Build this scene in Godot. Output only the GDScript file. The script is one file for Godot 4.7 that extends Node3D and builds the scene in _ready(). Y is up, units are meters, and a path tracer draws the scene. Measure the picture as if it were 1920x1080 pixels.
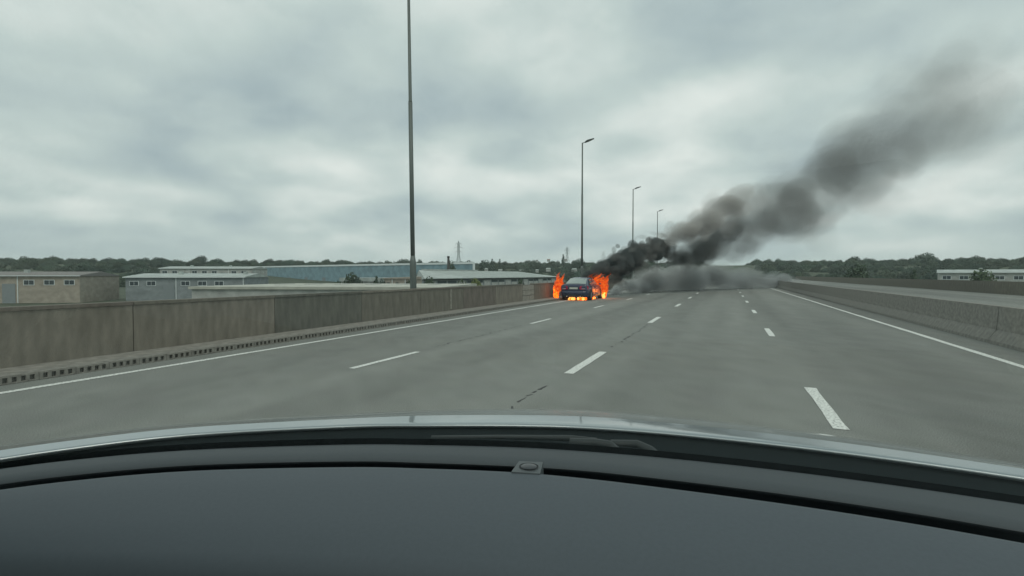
extends Node3D
# A car burning against the kerb of an elevated motorway, seen over the dashboard of a passing vehicle.
# World: x to the right of the direction of travel, y up, -z along the carriageway; the road surface is y = 0.
# p(left, up, ahead) turns "metres left of the eye, above the road, ahead of the eye" into a point.

var used := {}
var rng := RandomNumberGenerator.new()
var M := {}

func p(left: float, up: float, ahead: float) -> Vector3:
	return Vector3(-left, up, -ahead)

# ------------------------------------------------------------------ naming
func numbered(called: String, parent: Node) -> String:
	var key := str(parent.get_instance_id()) + called
	var n: int = used.get(key, -1) + 1
	used[key] = n
	return called if n == 0 else "%s_%03d" % [called, n]

func tag(o: Node, label: String, category: String, group := "", kind := "") -> Node:
	if label: o.set_meta("label", label)
	if category: o.set_meta("category", category)
	if group: o.set_meta("group", group)
	if kind: o.set_meta("kind", kind)
	return o

func thing(called: String, label: String, category: String, at := Vector3.ZERO, turn := 0.0, group := "") -> Node3D:
	var o := Node3D.new()
	o.name = numbered(called, self)
	add_child(o, true)
	o.position = at
	o.rotation.y = turn
	tag(o, label, category, group)
	return o

func structure(called: String) -> Node3D:
	var o := Node3D.new()
	o.name = numbered(called, self)
	add_child(o, true)
	o.set_meta("kind", "structure")
	return o

func mi(called: String, mesh: Mesh, mat: Material, parent: Node = self, at := Vector3.ZERO) -> MeshInstance3D:
	var o := MeshInstance3D.new()
	o.name = numbered(called, parent)
	o.mesh = mesh
	o.material_override = null
	for s in mesh.get_surface_count():
		o.set_surface_override_material(s, mat)
	o.position = at
	parent.add_child(o, true)
	return o

func copy_of(o: Node3D, at: Vector3, turn := 0.0, size := 1.0) -> Node3D:
	var c: Node3D = o.duplicate()
	var base: String = o.name
	var r := RegEx.create_from_string("_\\d{3}$")
	c.name = numbered(r.sub(base, ""), self)
	add_child(c, true)
	c.position = at
	c.rotation.y = turn
	c.scale = Vector3.ONE * size
	return c

# ------------------------------------------------------------------ mesh helpers
func st_new(smooth := false) -> SurfaceTool:
	var st := SurfaceTool.new()
	st.begin(Mesh.PRIMITIVE_TRIANGLES)
	st.set_smooth_group(0 if smooth else -1)
	return st

func done(st: SurfaceTool) -> ArrayMesh:
	st.generate_normals()
	return st.commit()

func tri(st: SurfaceTool, a: Vector3, b: Vector3, c: Vector3, out: Vector3) -> void:
	if (b - a).cross(c - a).dot(out) > 0.0:
		var t := b
		b = c
		c = t
	st.add_vertex(a)
	st.add_vertex(b)
	st.add_vertex(c)

func quad(st: SurfaceTool, a: Vector3, b: Vector3, c: Vector3, d: Vector3, out: Vector3) -> void:
	tri(st, a, b, c, out)
	tri(st, a, c, d, out)

func hexa(st: SurfaceTool, v: Array) -> void:  # 8 corners: bottom ring 0-3, top ring 4-7
	var mid := Vector3.ZERO
	for q in v:
		mid += q / 8.0
	for f in [[0, 1, 2, 3], [4, 5, 6, 7], [0, 1, 5, 4], [1, 2, 6, 5], [2, 3, 7, 6], [3, 0, 4, 7]]:
		var cen: Vector3 = (v[f[0]] + v[f[1]] + v[f[2]] + v[f[3]]) / 4.0
		quad(st, v[f[0]], v[f[1]], v[f[2]], v[f[3]], cen - mid)

func box(st: SurfaceTool, lo: Vector3, hi: Vector3) -> void:
	hexa(st, [Vector3(lo.x, lo.y, lo.z), Vector3(hi.x, lo.y, lo.z), Vector3(hi.x, lo.y, hi.z), Vector3(lo.x, lo.y, hi.z), Vector3(lo.x, hi.y, lo.z), Vector3(hi.x, hi.y, lo.z), Vector3(hi.x, hi.y, hi.z), Vector3(lo.x, hi.y, hi.z)])

func box_mesh(lo: Vector3, hi: Vector3) -> ArrayMesh:
	var st := st_new()
	box(st, lo, hi)
	return done(st)

func tube(st: SurfaceTool, a: Vector3, b: Vector3, ra: float, rb: float, n := 10, caps := true) -> void:
	var d := (b - a).normalized()
	var u := d.cross(Vector3.UP if absf(d.y) < 0.9 else Vector3.RIGHT).normalized()
	var w := d.cross(u)
	for i in n:
		var e0 := u * cos(TAU * i / n) + w * sin(TAU * i / n)
		var e1 := u * cos(TAU * (i + 1) / n) + w * sin(TAU * (i + 1) / n)
		quad(st, a + e0 * ra, a + e1 * ra, b + e1 * rb, b + e0 * rb, e0 + e1)
		if caps:
			tri(st, a, a + e0 * ra, a + e1 * ra, -d)
			tri(st, b, b + e0 * rb, b + e1 * rb, d)

func sheet(st: SurfaceTool, rows: Array, closed := false) -> void:  # joins rows of points into a skin
	for j in rows.size() - 1:
		var r0: Array = rows[j]
		var r1: Array = rows[j + 1]
		var n := r0.size()
		for i in (n if closed else n - 1):
			var k := (i + 1) % n
			st.add_vertex(r0[i])
			st.add_vertex(r1[i])
			st.add_vertex(r1[k])
			st.add_vertex(r0[i])
			st.add_vertex(r1[k])
			st.add_vertex(r0[k])

func fan(st: SurfaceTool, ring: Array, out: Vector3) -> void:
	for i in range(1, ring.size() - 1):
		tri(st, ring[0], ring[i], ring[i + 1], out)

# ------------------------------------------------------------------ materials
func lin(r: float, g: float, b: float) -> Color:
	return Color(r, g, b).linear_to_srgb()

func noise_tex(seed_: int, freq: float, lo: Color, hi: Color, size := 512, octaves := 5, stops := []) -> NoiseTexture2D:
	var n := FastNoiseLite.new()
	n.seed = seed_
	n.noise_type = FastNoiseLite.TYPE_SIMPLEX_SMOOTH
	n.frequency = freq
	n.fractal_octaves = octaves
	var t := NoiseTexture2D.new()
	t.width = size
	t.height = size
	t.seamless = true
	t.noise = n
	var g := Gradient.new()
	g.set_color(0, lo)
	g.set_color(1, hi)
	for s in stops:
		g.add_point(s[0], s[1])
	t.color_ramp = g
	return t

func mat(called: String, c: Color, rough := 0.8, metal := 0.0) -> StandardMaterial3D:
	var m := StandardMaterial3D.new()
	m.resource_name = called
	m.albedo_color = c
	m.roughness = rough
	m.metallic = metal
	M[called] = m
	return m

func grained(m: StandardMaterial3D, tex: Texture2D, per_metre: float, bump: Texture2D = null, bump_cm := 0.0) -> StandardMaterial3D:
	m.albedo_texture = tex
	m.uv1_triplanar = true
	m.uv1_world_triplanar = true
	m.uv1_scale = Vector3.ONE * per_metre
	if bump:
		m.heightmap_enabled = true
		m.heightmap_texture = bump
		m.heightmap_scale = bump_cm
	return m

func make_materials() -> void:
	var grey := func(v): return Color(v, v, v).linear_to_srgb()
	var fine := noise_tex(11, 0.06, grey.call(0.62), grey.call(1.0), 512, 4)
	var grit := noise_tex(12, 0.14, grey.call(0.30), grey.call(1.12), 512, 3)
	var blotch := noise_tex(13, 0.012, grey.call(0.5), grey.call(1.0), 512, 6)
	var height := noise_tex(14, 0.12, Color.BLACK, Color.WHITE, 512, 4)
	var asphalt := grained(mat("asphalt", lin(1.25, 1.25, 1.25), 0.86), grit, 0.8, height, 0.6)
	asphalt.vertex_color_use_as_albedo = true
	grained(mat("road_paint", lin(0.80, 0.82, 0.77), 0.6), noise_tex(15, 0.05, grey.call(0.35), grey.call(1.0), 512, 5, [[0.34, grey.call(0.62)], [0.48, grey.call(0.95)]]), 0.9)
	grained(mat("tar", lin(0.05, 0.05, 0.048), 0.7), fine, 1.0)
	# parapet concrete: stained, four tones
	var tones := [[0.160, 0.150, 0.122], [0.128, 0.127, 0.106], [0.196, 0.180, 0.148], [0.158, 0.138, 0.116]]
	for i in 4:
		var t: Array = tones[i]
		var stain := noise_tex(30 + i, 0.009, grey.call(0.62), grey.call(1.0), 512, 6)
		grained(mat("parapet_%d" % i, lin(t[0] * 1.25, t[1] * 1.25, t[2] * 1.25), 0.92), stain, 0.45, height, 0.4)
		M["parapet_%d" % i].uv1_scale = Vector3(0.85, 0.26, 0.85)
	grained(mat("pale_concrete", lin(0.37, 0.36, 0.31), 0.9), blotch, 0.7, height, 0.4)
	grained(mat("kerb_concrete", lin(0.30, 0.29, 0.255), 0.9), blotch, 0.9, height, 0.3)
	mat("eaves_shade_dark", lin(0.02, 0.02, 0.02), 0.9)  # near-black that paints the shade under the long shed's eaves
	grained(mat("verge_concrete", lin(0.33, 0.315, 0.275), 0.92), blotch, 0.5, height, 0.4)
	grained(mat("deck_concrete", lin(0.26, 0.26, 0.24), 0.92), blotch, 0.3)
	# lamps
	grained(mat("galvanised", lin(0.155, 0.185, 0.172), 0.55, 0.25), fine, 1.5)
	mat("lantern_metal", lin(0.045, 0.055, 0.055), 0.5, 0.2)
	mat("lantern_glass", lin(0.4, 0.42, 0.4), 0.2)
	# burning car
	var paint := mat("navy_paint", lin(0.022, 0.033, 0.072), 0.36)
	paint.clearcoat_enabled = true
	paint.clearcoat = 0.45
	paint.clearcoat_roughness = 0.12
	mat("black_plastic", lin(0.014, 0.015, 0.016), 0.6)
	mat("car_glass", lin(0.38, 0.43, 0.405), 0.07, 0.6)
	mat("tail_red", lin(0.42, 0.02, 0.07), 0.2)
	mat("tail_clear", lin(0.5, 0.36, 0.40), 0.2)
	mat("plate", lin(0.50, 0.52, 0.46), 0.4)
	mat("tyre", lin(0.016, 0.016, 0.017), 0.85)
	mat("alloy", lin(0.30, 0.31, 0.32), 0.35, 0.7)
	mat("chrome", lin(0.5, 0.5, 0.5), 0.25, 1.0)
	# flames
	var fl := noise_tex(51, 0.02, Color(0.55, 0.08, 0.0), Color(1.0, 0.62, 0.18), 256, 4, [[0.42, Color(1.0, 0.30, 0.02)], [0.62, Color(1.0, 0.42, 0.06)]])
	for f in [["flame_outer", 0.95, 0.9, 0.9], ["flame_core", 2.6, 0.7, 1.3], ["flame_dim", 0.17, 0.9, 0.9], ["flame_veil", 0.8, 0.9, 1.2]]:
		var m := mat(f[0], lin(0.02, 0.01, 0.005), 1.0)
		m.emission_enabled = true
		m.emission_operator = BaseMaterial3D.EMISSION_OP_MULTIPLY
		m.emission = Color.WHITE
		m.emission_texture = fl
		m.emission_energy_multiplier = f[1]
		m.uv1_triplanar = true
		m.uv1_world_triplanar = true
		m.uv1_scale = Vector3.ONE * f[3]
	M.flame_veil.transparency = BaseMaterial3D.TRANSPARENCY_ALPHA
	M.flame_veil.albedo_color.a = 0.35
	var hot := mat("flame_hot", lin(0.02, 0.01, 0.005), 1.0)
	hot.emission_enabled = true
	hot.emission = Color(1.0, 0.66, 0.32)
	hot.emission_energy_multiplier = 2.4
	# buildings
	grained(mat("blue_cladding", lin(0.29, 0.45, 0.52), 0.6), blotch, 0.02)
	mat("white_trim", lin(0.74, 0.80, 0.80), 0.6)
	grained(mat("pale_roof", lin(0.52, 0.58, 0.55), 0.6), blotch, 0.03)
	grained(mat("cream_roof", lin(0.60, 0.61, 0.53), 0.85), blotch, 0.04)
	grained(mat("sand_wall", lin(0.47, 0.42, 0.35), 0.9), blotch, 0.06)
	grained(mat("off_white_wall", lin(0.55, 0.57, 0.54), 0.85), blotch, 0.06)
	grained(mat("grey_wall", lin(0.32, 0.36, 0.37), 0.85), blotch, 0.05)
	mat("dark_window", lin(0.05, 0.065, 0.075), 0.15)
	mat("door_shutter", lin(0.22, 0.25, 0.26), 0.6)
	mat("chimney_brick", lin(0.06, 0.058, 0.056), 0.9)
	mat("roof_slate", lin(0.20, 0.19, 0.18), 0.85)
	mat("roof_tile", lin(0.30, 0.20, 0.16), 0.85)
	mat("pylon_steel", lin(0.26, 0.30, 0.29), 0.6, 0.3)
	# land
	var land := grained(mat("land", lin(0.075, 0.095, 0.055), 0.95), blotch, 0.01)
	land.vertex_color_use_as_albedo = false
	for v in [["leaf_dark", 0.040, 0.062, 0.036], ["leaf_mid", 0.058, 0.085, 0.042], ["leaf_light", 0.125, 0.150, 0.050], ["leaf_blue", 0.045, 0.068, 0.052]]:
		var l := mat(v[0], lin(v[1] * 1.3, v[2] * 1.3, v[3] * 1.3), 0.85)
		l.vertex_color_use_as_albedo = true
		l.backlight_enabled = true
		l.backlight = Color(0.12, 0.14, 0.06)
	mat("bark", lin(0.07, 0.06, 0.045), 0.95)
	# own vehicle
	var silver := mat("bonnet_paint", lin(0.27, 0.315, 0.325), 0.32, 0.55)
	silver.clearcoat_enabled = true
	silver.clearcoat = 1.0
	silver.clearcoat_roughness = 0.06
	var grain := noise_tex(61, 0.2, Color(0.35, 0.35, 0.35), Color.WHITE, 512, 2)
	var leather := noise_tex(62, 0.05, grey.call(0.88), grey.call(1.0), 512, 4)
	grained(mat("dash_plastic", lin(0.078, 0.097, 0.112), 0.66), leather, 3.0, grain, 0.02)
	grained(mat("dash_band", lin(0.062, 0.076, 0.083), 0.7), leather, 3.0, grain, 0.02)
	mat("dash_recess", lin(0.022, 0.026, 0.028), 0.9)
	mat("cowl_plastic", lin(0.012, 0.017, 0.018), 0.8).metallic_specular = 0.2
	mat("glass_border", lin(0.004, 0.005, 0.006), 0.9).metallic_specular = 0.05
	mat("sensor_plastic", lin(0.085, 0.100, 0.105), 0.5)
	mat("sensor_lens", lin(0.055, 0.062, 0.068), 0.28)
	mat("wiper_plastic", lin(0.034, 0.041, 0.041), 0.55).metallic_specular = 0.3
	mat("wiper_rubber", lin(0.012, 0.012, 0.012), 0.8)
	mat("headlining", lin(0.30, 0.30, 0.28), 0.95)
	var glass := mat("windscreen_glass", Color(0.9, 1.0, 0.96, 0.03), 0.0)
	glass.transparency = BaseMaterial3D.TRANSPARENCY_ALPHA

# ------------------------------------------------------------------ light, sky, camera
func make_view() -> void:
	var cam := Camera3D.new()
	cam.name = "camera"
	add_child(cam, true)
	cam.position = Vector3(0, 1.67, 0)
	cam.rotation = Vector3(-atan(25.0 / 955.0), atan(403.0 / 955.0), 0)
	cam.fov = rad_to_deg(2.0 * atan(540.0 / 955.0))
	cam.near = 0.05
	cam.far = 12000.0
	cam.current = true

	var env := Environment.new()
	env.background_mode = Environment.BG_SKY
	var sm := PanoramaSkyMaterial.new()
	sm.panorama = ImageTexture.create_from_image(sky_image())
	var sky := Sky.new()
	sky.sky_material = sm
	env.sky = sky
	env.tonemap_mode = Environment.TONE_MAPPER_LINEAR
	env.tonemap_exposure = 1.0
	env.sdfgi_enabled = true
	env.ssao_enabled = true
	env.ssil_enabled = true
	env.fog_enabled = true
	env.fog_density = 0.00014
	env.fog_light_color = Color(0.86, 0.92, 0.89)
	env.volumetric_fog_enabled = true
	env.volumetric_fog_density = 0.0
	var we := WorldEnvironment.new()
	we.name = "world_environment"
	we.environment = env
	add_child(we, true)

	var sun := DirectionalLight3D.new()
	sun.name = "sun"
	sun.light_energy = 0.28
	sun.light_color = Color(1.0, 0.98, 0.93)
	sun.light_angular_distance = 25.0
	sun.shadow_enabled = true
	sun.rotation_degrees = Vector3(-55, 35, 0)
	add_child(sun, true)

func sky_image() -> Image:  # an overcast layer seen in perspective: grey-blue bases, paler gaps
	var w := 1536
	var h := 768
	var im := Image.create(w, h, false, Image.FORMAT_RGBF)
	var big := FastNoiseLite.new()
	big.seed = 7
	big.noise_type = FastNoiseLite.TYPE_SIMPLEX_SMOOTH
	big.frequency = 0.85
	big.fractal_octaves = 3
	var mid := FastNoiseLite.new()
	mid.seed = 23
	mid.noise_type = FastNoiseLite.TYPE_SIMPLEX_SMOOTH
	mid.frequency = 2.2
	mid.fractal_octaves = 5
	mid.domain_warp_enabled = true
	mid.domain_warp_amplitude = 0.35
	mid.domain_warp_frequency = 1.2
	var dark := Vector3(0.395, 0.495, 0.520)
	var plain := Vector3(0.560, 0.665, 0.645)
	var pale := Vector3(0.86, 0.92, 0.875)
	for y in h:
		var el := (0.5 - (y + 0.5) / h) * PI
		for x in w:
			var az := ((x + 0.5) / w - 0.5) * TAU
			var c := plain
			if el > 0.0:
				var d := Vector3(sin(az) * cos(el), sin(el), -cos(az) * cos(el))
				var q := Vector2(d.x, d.z) / (d.y + 0.24)
				var a := big.get_noise_2d(q.x + 11.5, q.y)
				var b := mid.get_noise_2d(q.x + 1.7, q.y + 2.9)
				var v := clampf(a * 1.15 + b * 0.42, -1.0, 1.0)
				v *= smoothstep(0.0, 0.10, el) * 0.8 + 0.2
				c = plain.lerp(pale, v * 1.1) if v > 0.0 else plain.lerp(dark, -v * 1.25)
				c *= 1.0 + 0.03 * mid.get_noise_2d(q.x * 4.0, q.y * 4.0 + 40.0)
			im.set_pixel(x, y, Color(c.x, c.y, c.z))
	return im

# ------------------------------------------------------------------ land and road
func land_height(left: float, ahead: float) -> float:
	var d := Vector2(left, ahead).length()
	var s := smoothstep(430.0, 1050.0, d)
	return -8.0 + 27.0 * s

func make_land() -> void:
	var st := st_new(true)
	var n := FastNoiseLite.new()
	n.seed = 3
	n.frequency = 0.003
	var step := 60.0
	var rows := []
	for j in range(-20, 76):
		var row := []
		for i in range(-60, 61):
			var l := i * step
			var a := j * step
			row.append(p(l, land_height(l, a) + n.get_noise_2d(l, a) * 3.0 * smoothstep(500.0, 900.0, Vector2(l, a).length()), a))
		rows.append(row)
	sheet(st, rows)
	tag(mi("ground", done(st), M.land), "", "", "", "structure")

func make_road() -> void:
	var road := structure("road")
	# asphalt with wheel-polished bands and darker seams that run along the lanes
	var st := st_new(true)
	var streak := FastNoiseLite.new()
	streak.seed = 8
	streak.frequency = 0.5
	streak.fractal_octaves = 4
	var patch := FastNoiseLite.new()
	patch.seed = 9
	patch.frequency = 0.12
	patch.fractal_octaves = 4
	var x0 := -22.0
	var dx := 0.28
	var nx := int((10.05 - x0) / dx)
	dx = (10.05 - x0) / nx
	var nz := 270
	var verts := PackedVector3Array()
	var cols := PackedColorArray()
	var idx := PackedInt32Array()
	for j in nz + 1:
		var t := float(j) / nz
		var a := -8.0 + 60.0 * t + 160.0 * t * t * t
		for i in nx + 1:
			var l := x0 + dx * i
			verts.append(p(l, 0.0, a))
			var v := 1.0 + 0.30 * streak.get_noise_2d(l * 1.1, a * 0.03) + 0.15 * patch.get_noise_2d(l, a * 0.10) + 0.08 * streak.get_noise_2d(l * 2.0 + 90.0, a * 1.3)
			v += rng.randf_range(-0.07, 0.07)
			var c := Color(0.246, 0.257, 0.233) * v
			c.a = 1.0
			cols.append(c)
	for j in nz:
		for i in nx:
			var k := j * (nx + 1) + i
			idx.append_array([k, k + 1, k + nx + 2, k, k + nx + 2, k + nx + 1])
	var arr := []
	arr.resize(Mesh.ARRAY_MAX)
	arr[Mesh.ARRAY_VERTEX] = verts
	arr[Mesh.ARRAY_COLOR] = cols
	arr[Mesh.ARRAY_INDEX] = idx
	var am := ArrayMesh.new()
	am.add_surface_from_arrays(Mesh.PRIMITIVE_TRIANGLES, arr)
	st.create_from(am, 0)
	mi("asphalt_surface", done(st), M.asphalt, road)
	# painted markings, edges a little ragged
	var far := 210.0
	mi("edge_line", stripe(9.40, 0.15, 1.0, far, 0.012), M.road_paint, road)
	mi("edge_line", stripe(-4.95, 0.15, 1.0, far, 0.012), M.road_paint, road)
	var dashes := []
	for k in 20:
		dashes.append([6.14, 7.2 + 9.0 * k, 2.12, 0.13])
		dashes.append([2.45, 8.25 + 9.82 * k, 2.62, 0.17])
		dashes.append([-1.15, 6.4 + 9.0 * k, 2.2, 0.15])
	for d in dashes:
		mi("lane_dash", stripe(d[0], d[3], d[1], d[1] + d[2], 0.008), M.road_paint, road)
	# an open longitudinal joint under the second lane line, and short cracks
	for c in [[2.47, 3.2, 7.1], [2.40, 11.6, 17.2], [6.2, 10.0, 15.6]]:
		mi("joint_crack", crack(c[0], c[1], c[2]), M.tar, road)
	# deck that carries it
	var dk := st_new()
	box(dk, Vector3(-12.6, -1.5, -330), Vector3(23.0, -0.02, 20))
	tag(mi("viaduct_deck", done(dk), M.deck_concrete), "", "", "", "structure")

func stripe(left: float, width: float, from: float, to: float, rough: float) -> ArrayMesh:
	var st := st_new()
	var n := maxi(6, int((to - from) / 0.35))
	n = mini(n, 260)
	var prev := []
	for i in n + 1:
		var a := lerpf(from, to, float(i) / n)
		var e := [p(left + width / 2 + rng.randf_range(-rough, rough), 0.005, a), p(left - width / 2 + rng.randf_range(-rough, rough), 0.005, a)]
		if i:
			quad(st, prev[0], prev[1], e[1], e[0], Vector3.UP)
		prev = e
	return done(st)

func crack(left: float, from: float, to: float) -> ArrayMesh:
	var st := st_new()
	var a := from
	var x := left
	while a < to:
		var b := a + rng.randf_range(0.06, 0.16)
		var nx := left + rng.randf_range(-0.06, 0.06)
		var w0 := rng.randf_range(0.006, 0.030)
		if rng.randf() < 0.6:
			quad(st, p(x + w0, 0.004, a), p(x - w0, 0.004, a), p(nx - w0 * 0.5, 0.004, b), p(nx + w0 * 0.5, 0.004, b), Vector3.UP)
		x = nx
		a = b
	return done(st)

func make_kerb_and_parapet() -> void:
	# drainage kerb units, 0.5 m long, each with four inlet slots
	var st := st_new()
	var L := 0.494
	var H := 0.13
	box(st, Vector3(-0.20, 0, -L), Vector3(-0.06, H, 0))
	box(st, Vector3(-0.06, 0.100, -L), Vector3(-0.006, H, 0))
	hexa(st, [Vector3(-0.006, 0.100, -L), Vector3(0, 0.100, -L), Vector3(0, 0.100, 0), Vector3(-0.006, 0.100, 0), Vector3(-0.006, H, -L), Vector3(-0.004, H - 0.004, -L), Vector3(-0.004, H - 0.004, 0), Vector3(-0.006, H, 0)])
	box(st, Vector3(-0.06, 0, -L), Vector3(0, 0.022, 0))
	for k in 5:
		var z := -L + (L - 0.05) * k / 4.0
		box(st, Vector3(-0.06, 0.022, z), Vector3(-0.001, 0.100, z + 0.05))
	var unit := done(st)
	var kerb := structure("kerb")
	for k in 96:
		mi("kerb_block", unit, M.kerb_concrete, kerb, p(10.05, rng.randf_range(-0.003, 0.004), 4.0 + 0.5 * k))
	mi("far_kerb_run", box_mesh(p(10.25, 0, 210), p(10.05, 0.13, 52.0)), M.kerb_concrete, kerb)
	mi("near_kerb_run", box_mesh(p(10.25, 0, 4.0), p(10.05, 0.13, -8)), M.kerb_concrete, kerb)
	tag(mi("verge", box_mesh(p(11.05, -0.02, 210), p(10.252, 0.118, -8)), M.verge_concrete), "", "", "", "structure")

	var wall := thing("parapet_wall", "long dark stained concrete parapet wall along the left edge of the motorway", "parapet wall", p(11.05, 0, 0))
	var z := -4.0
	var k := 0
	while z < 200.0:
		var len := 3.5
		if z > 26.0 and z < 28.5 and k < 100:
			len = 27.8 - z if z < 27.75 else 1.85
		var pilaster := z >= 27.79 and z < 27.81
		if pilaster:
			# lighter section of three block courses
			for c in 3:
				var y0 := 0.12 + c * 0.315
				mi("block_course", box_mesh(Vector3(-0.24, y0, -z - 1.85), Vector3(0.012, y0 + 0.285, -z - 0.01)), M.pale_concrete, wall)
			mi("block_backing", box_mesh(Vector3(-0.23, 0.0, -z - 1.84), Vector3(-0.02, 1.06, -z - 0.02)), M.parapet_1, wall)
		else:
			var lean := rng.randf_range(-0.006, 0.006)
			mi("wall_panel", box_mesh(Vector3(-0.22 + lean, 0.0, -z - len + 0.02), Vector3(lean, 1.06 + rng.randf_range(-0.006, 0.006), -z)), M["parapet_%d" % ((k * 7 + k / 3) % 4)], wall)
			mi("coping", box_mesh(Vector3(-0.245 + lean, 1.062, -z - len + 0.012), Vector3(0.022 + lean, 1.125, -z - 0.004)), M["parapet_%d" % ((k * 5 + 1) % 4)], wall)
		z += len
		k += 1
	mi("cover_strip", box_mesh(Vector3(0.004, 0.18, -19.36), Vector3(0.035, 1.05, -19.27)), M.pale_concrete, wall)

	# central reserve and the other carriageway's parapet
	var cen := thing("central_barrier", "low grey concrete barrier along the right edge of the carriageway", "barrier", p(-6.2, 0, 0))
	z = -2.0
	while z < 200.0:
		var pf := st_new()
		var b := -z - 5.98
		var prof := [Vector2(-0.30, 0.0), Vector2(-0.30, 0.08), Vector2(-0.14, 0.33), Vector2(-0.10, 0.9), Vector2(0.10, 0.9), Vector2(0.14, 0.33), Vector2(0.30, 0.08), Vector2(0.30, 0.0)]
		for i in prof.size() - 1:
			var u: Vector2 = prof[i]
			var v: Vector2 = prof[i + 1]
			quad(pf, Vector3(u.x, u.y, -z), Vector3(v.x, v.y, -z), Vector3(v.x, v.y, b), Vector3(u.x, u.y, b), Vector3((u.x + v.x), absf(u.y + v.y) * 0.4 + (1.0 if u.y == v.y else 0.0), 0))
		mi("barrier_unit", done(pf), M.kerb_concrete, cen)
		z += 6.0
	var op := thing("opposite_parapet", "distant concrete parapet beyond the opposite carriageway", "parapet wall", p(-21.8, 0, 0))
	z = 0.0
	while z < 200.0:
		mi("wall_panel", box_mesh(Vector3(0, 0, -z - 3.98), Vector3(0.2, 1.1, -z)), M["parapet_%d" % (int(z) % 4)], op)
		z += 4.0

# ------------------------------------------------------------------ street lamps
func make_lamps() -> void:
	var o := thing("street_lamp", "nearest street lamp column, cut off by the top of the view", "street lamp", p(11.52, 0, 17.2), 0.0, "street lamps behind the parapet wall")
	var st := st_new(true)
	tube(st, Vector3(0, -1.0, 0), Vector3(0, 2.15, 0), 0.130, 0.128, 16)
	tube(st, Vector3(0, 2.15, 0), Vector3(0, 2.42, 0), 0.128, 0.088, 16)
	mi("base_section", done(st), M.galvanised, o)
	st = st_new(true)
	tube(st, Vector3(0, 2.42, 0), Vector3(0, 8.5, 0), 0.088, 0.082, 14)
	mi("lower_column", done(st), M.galvanised, o)
	st = st_new(true)
	tube(st, Vector3(0, 8.5, 0), Vector3(0, 8.56, 0), 0.082, 0.068, 14)
	tube(st, Vector3(0, 8.56, 0), Vector3(0, 12.95, 0), 0.068, 0.055, 14)
	mi("upper_column", done(st), M.galvanised, o)
	mi("access_door", box_mesh(Vector3(-0.045, 0.9, 0.10), Vector3(0.045, 1.5, 0.136)), M.galvanised, o)
	st = st_new(true)
	tube(st, Vector3(-0.03, 12.92, 0), Vector3(0.32, 12.98, 0), 0.032, 0.030, 10)
	mi("arm", done(st), M.galvanised, o)
	st = st_new()
	var up := Vector3(-0.26, 0.965, 0)
	var a := Vector3(0.22, 12.93, 0)
	var b := Vector3(1.02, 13.19, 0)
	var ring := func(c: Vector3, w: float, h: float): return [c + Vector3(0, 0, -w), c + Vector3(0, 0, w), c + Vector3(0, 0, w * 0.7) + up * h, c + Vector3(0, 0, -w * 0.7) + up * h]
	var r0: Array = ring.call(a, 0.07, 0.07)
	var r1: Array = ring.call(a.lerp(b, 0.3), 0.16, 0.125)
	var r2: Array = ring.call(a.lerp(b, 0.6), 0.16, 0.095)
	var r3: Array = ring.call(b, 0.10, 0.045)
	for pr in [[r0, r1], [r1, r2], [r2, r3]]:
		hexa(st, [pr[0][0], pr[0][1], pr[1][1], pr[1][0], pr[0][3], pr[0][2], pr[1][2], pr[1][3]])
	var lan := mi("lantern", done(st), M.lantern_metal, o)
	st = st_new()
	quad(st, a.lerp(b, 0.35) + Vector3(0, 0, -0.12) - up * 0.004, a.lerp(b, 0.35) + Vector3(0, 0, 0.12) - up * 0.004, a.lerp(b, 0.92) + Vector3(0, 0, 0.09) - up * 0.004, a.lerp(b, 0.92) + Vector3(0, 0, -0.09) - up * 0.004, -up)
	mi("lamp_glass", done(st), M.lantern_glass, lan)
	var labels := ["tall street lamp column standing just left of the burning car", "third street lamp, rising above the black smoke", "smallest street lamp, farthest along, rising from the paler end of the smoke", "street lamp far along the road, hidden low behind the smoke"]
	for k in 3:
		var c := copy_of(o, p(11.52, 0, 42.8 + 25.6 * k), rng.randf_range(-0.04, 0.04))
		c.set_meta("label", labels[k])
	o.rotation.z = deg_to_rad(0.75)

# ------------------------------------------------------------------ the burning car
func mirror(prof: Array) -> Array:
	var r := prof.duplicate()
	for i in range(prof.size() - 1, -1, -1):
		if absf(prof[i].x) > 0.001:
			r.append(Vector3(-prof[i].x, prof[i].y, prof[i].z))
	return r

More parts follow.
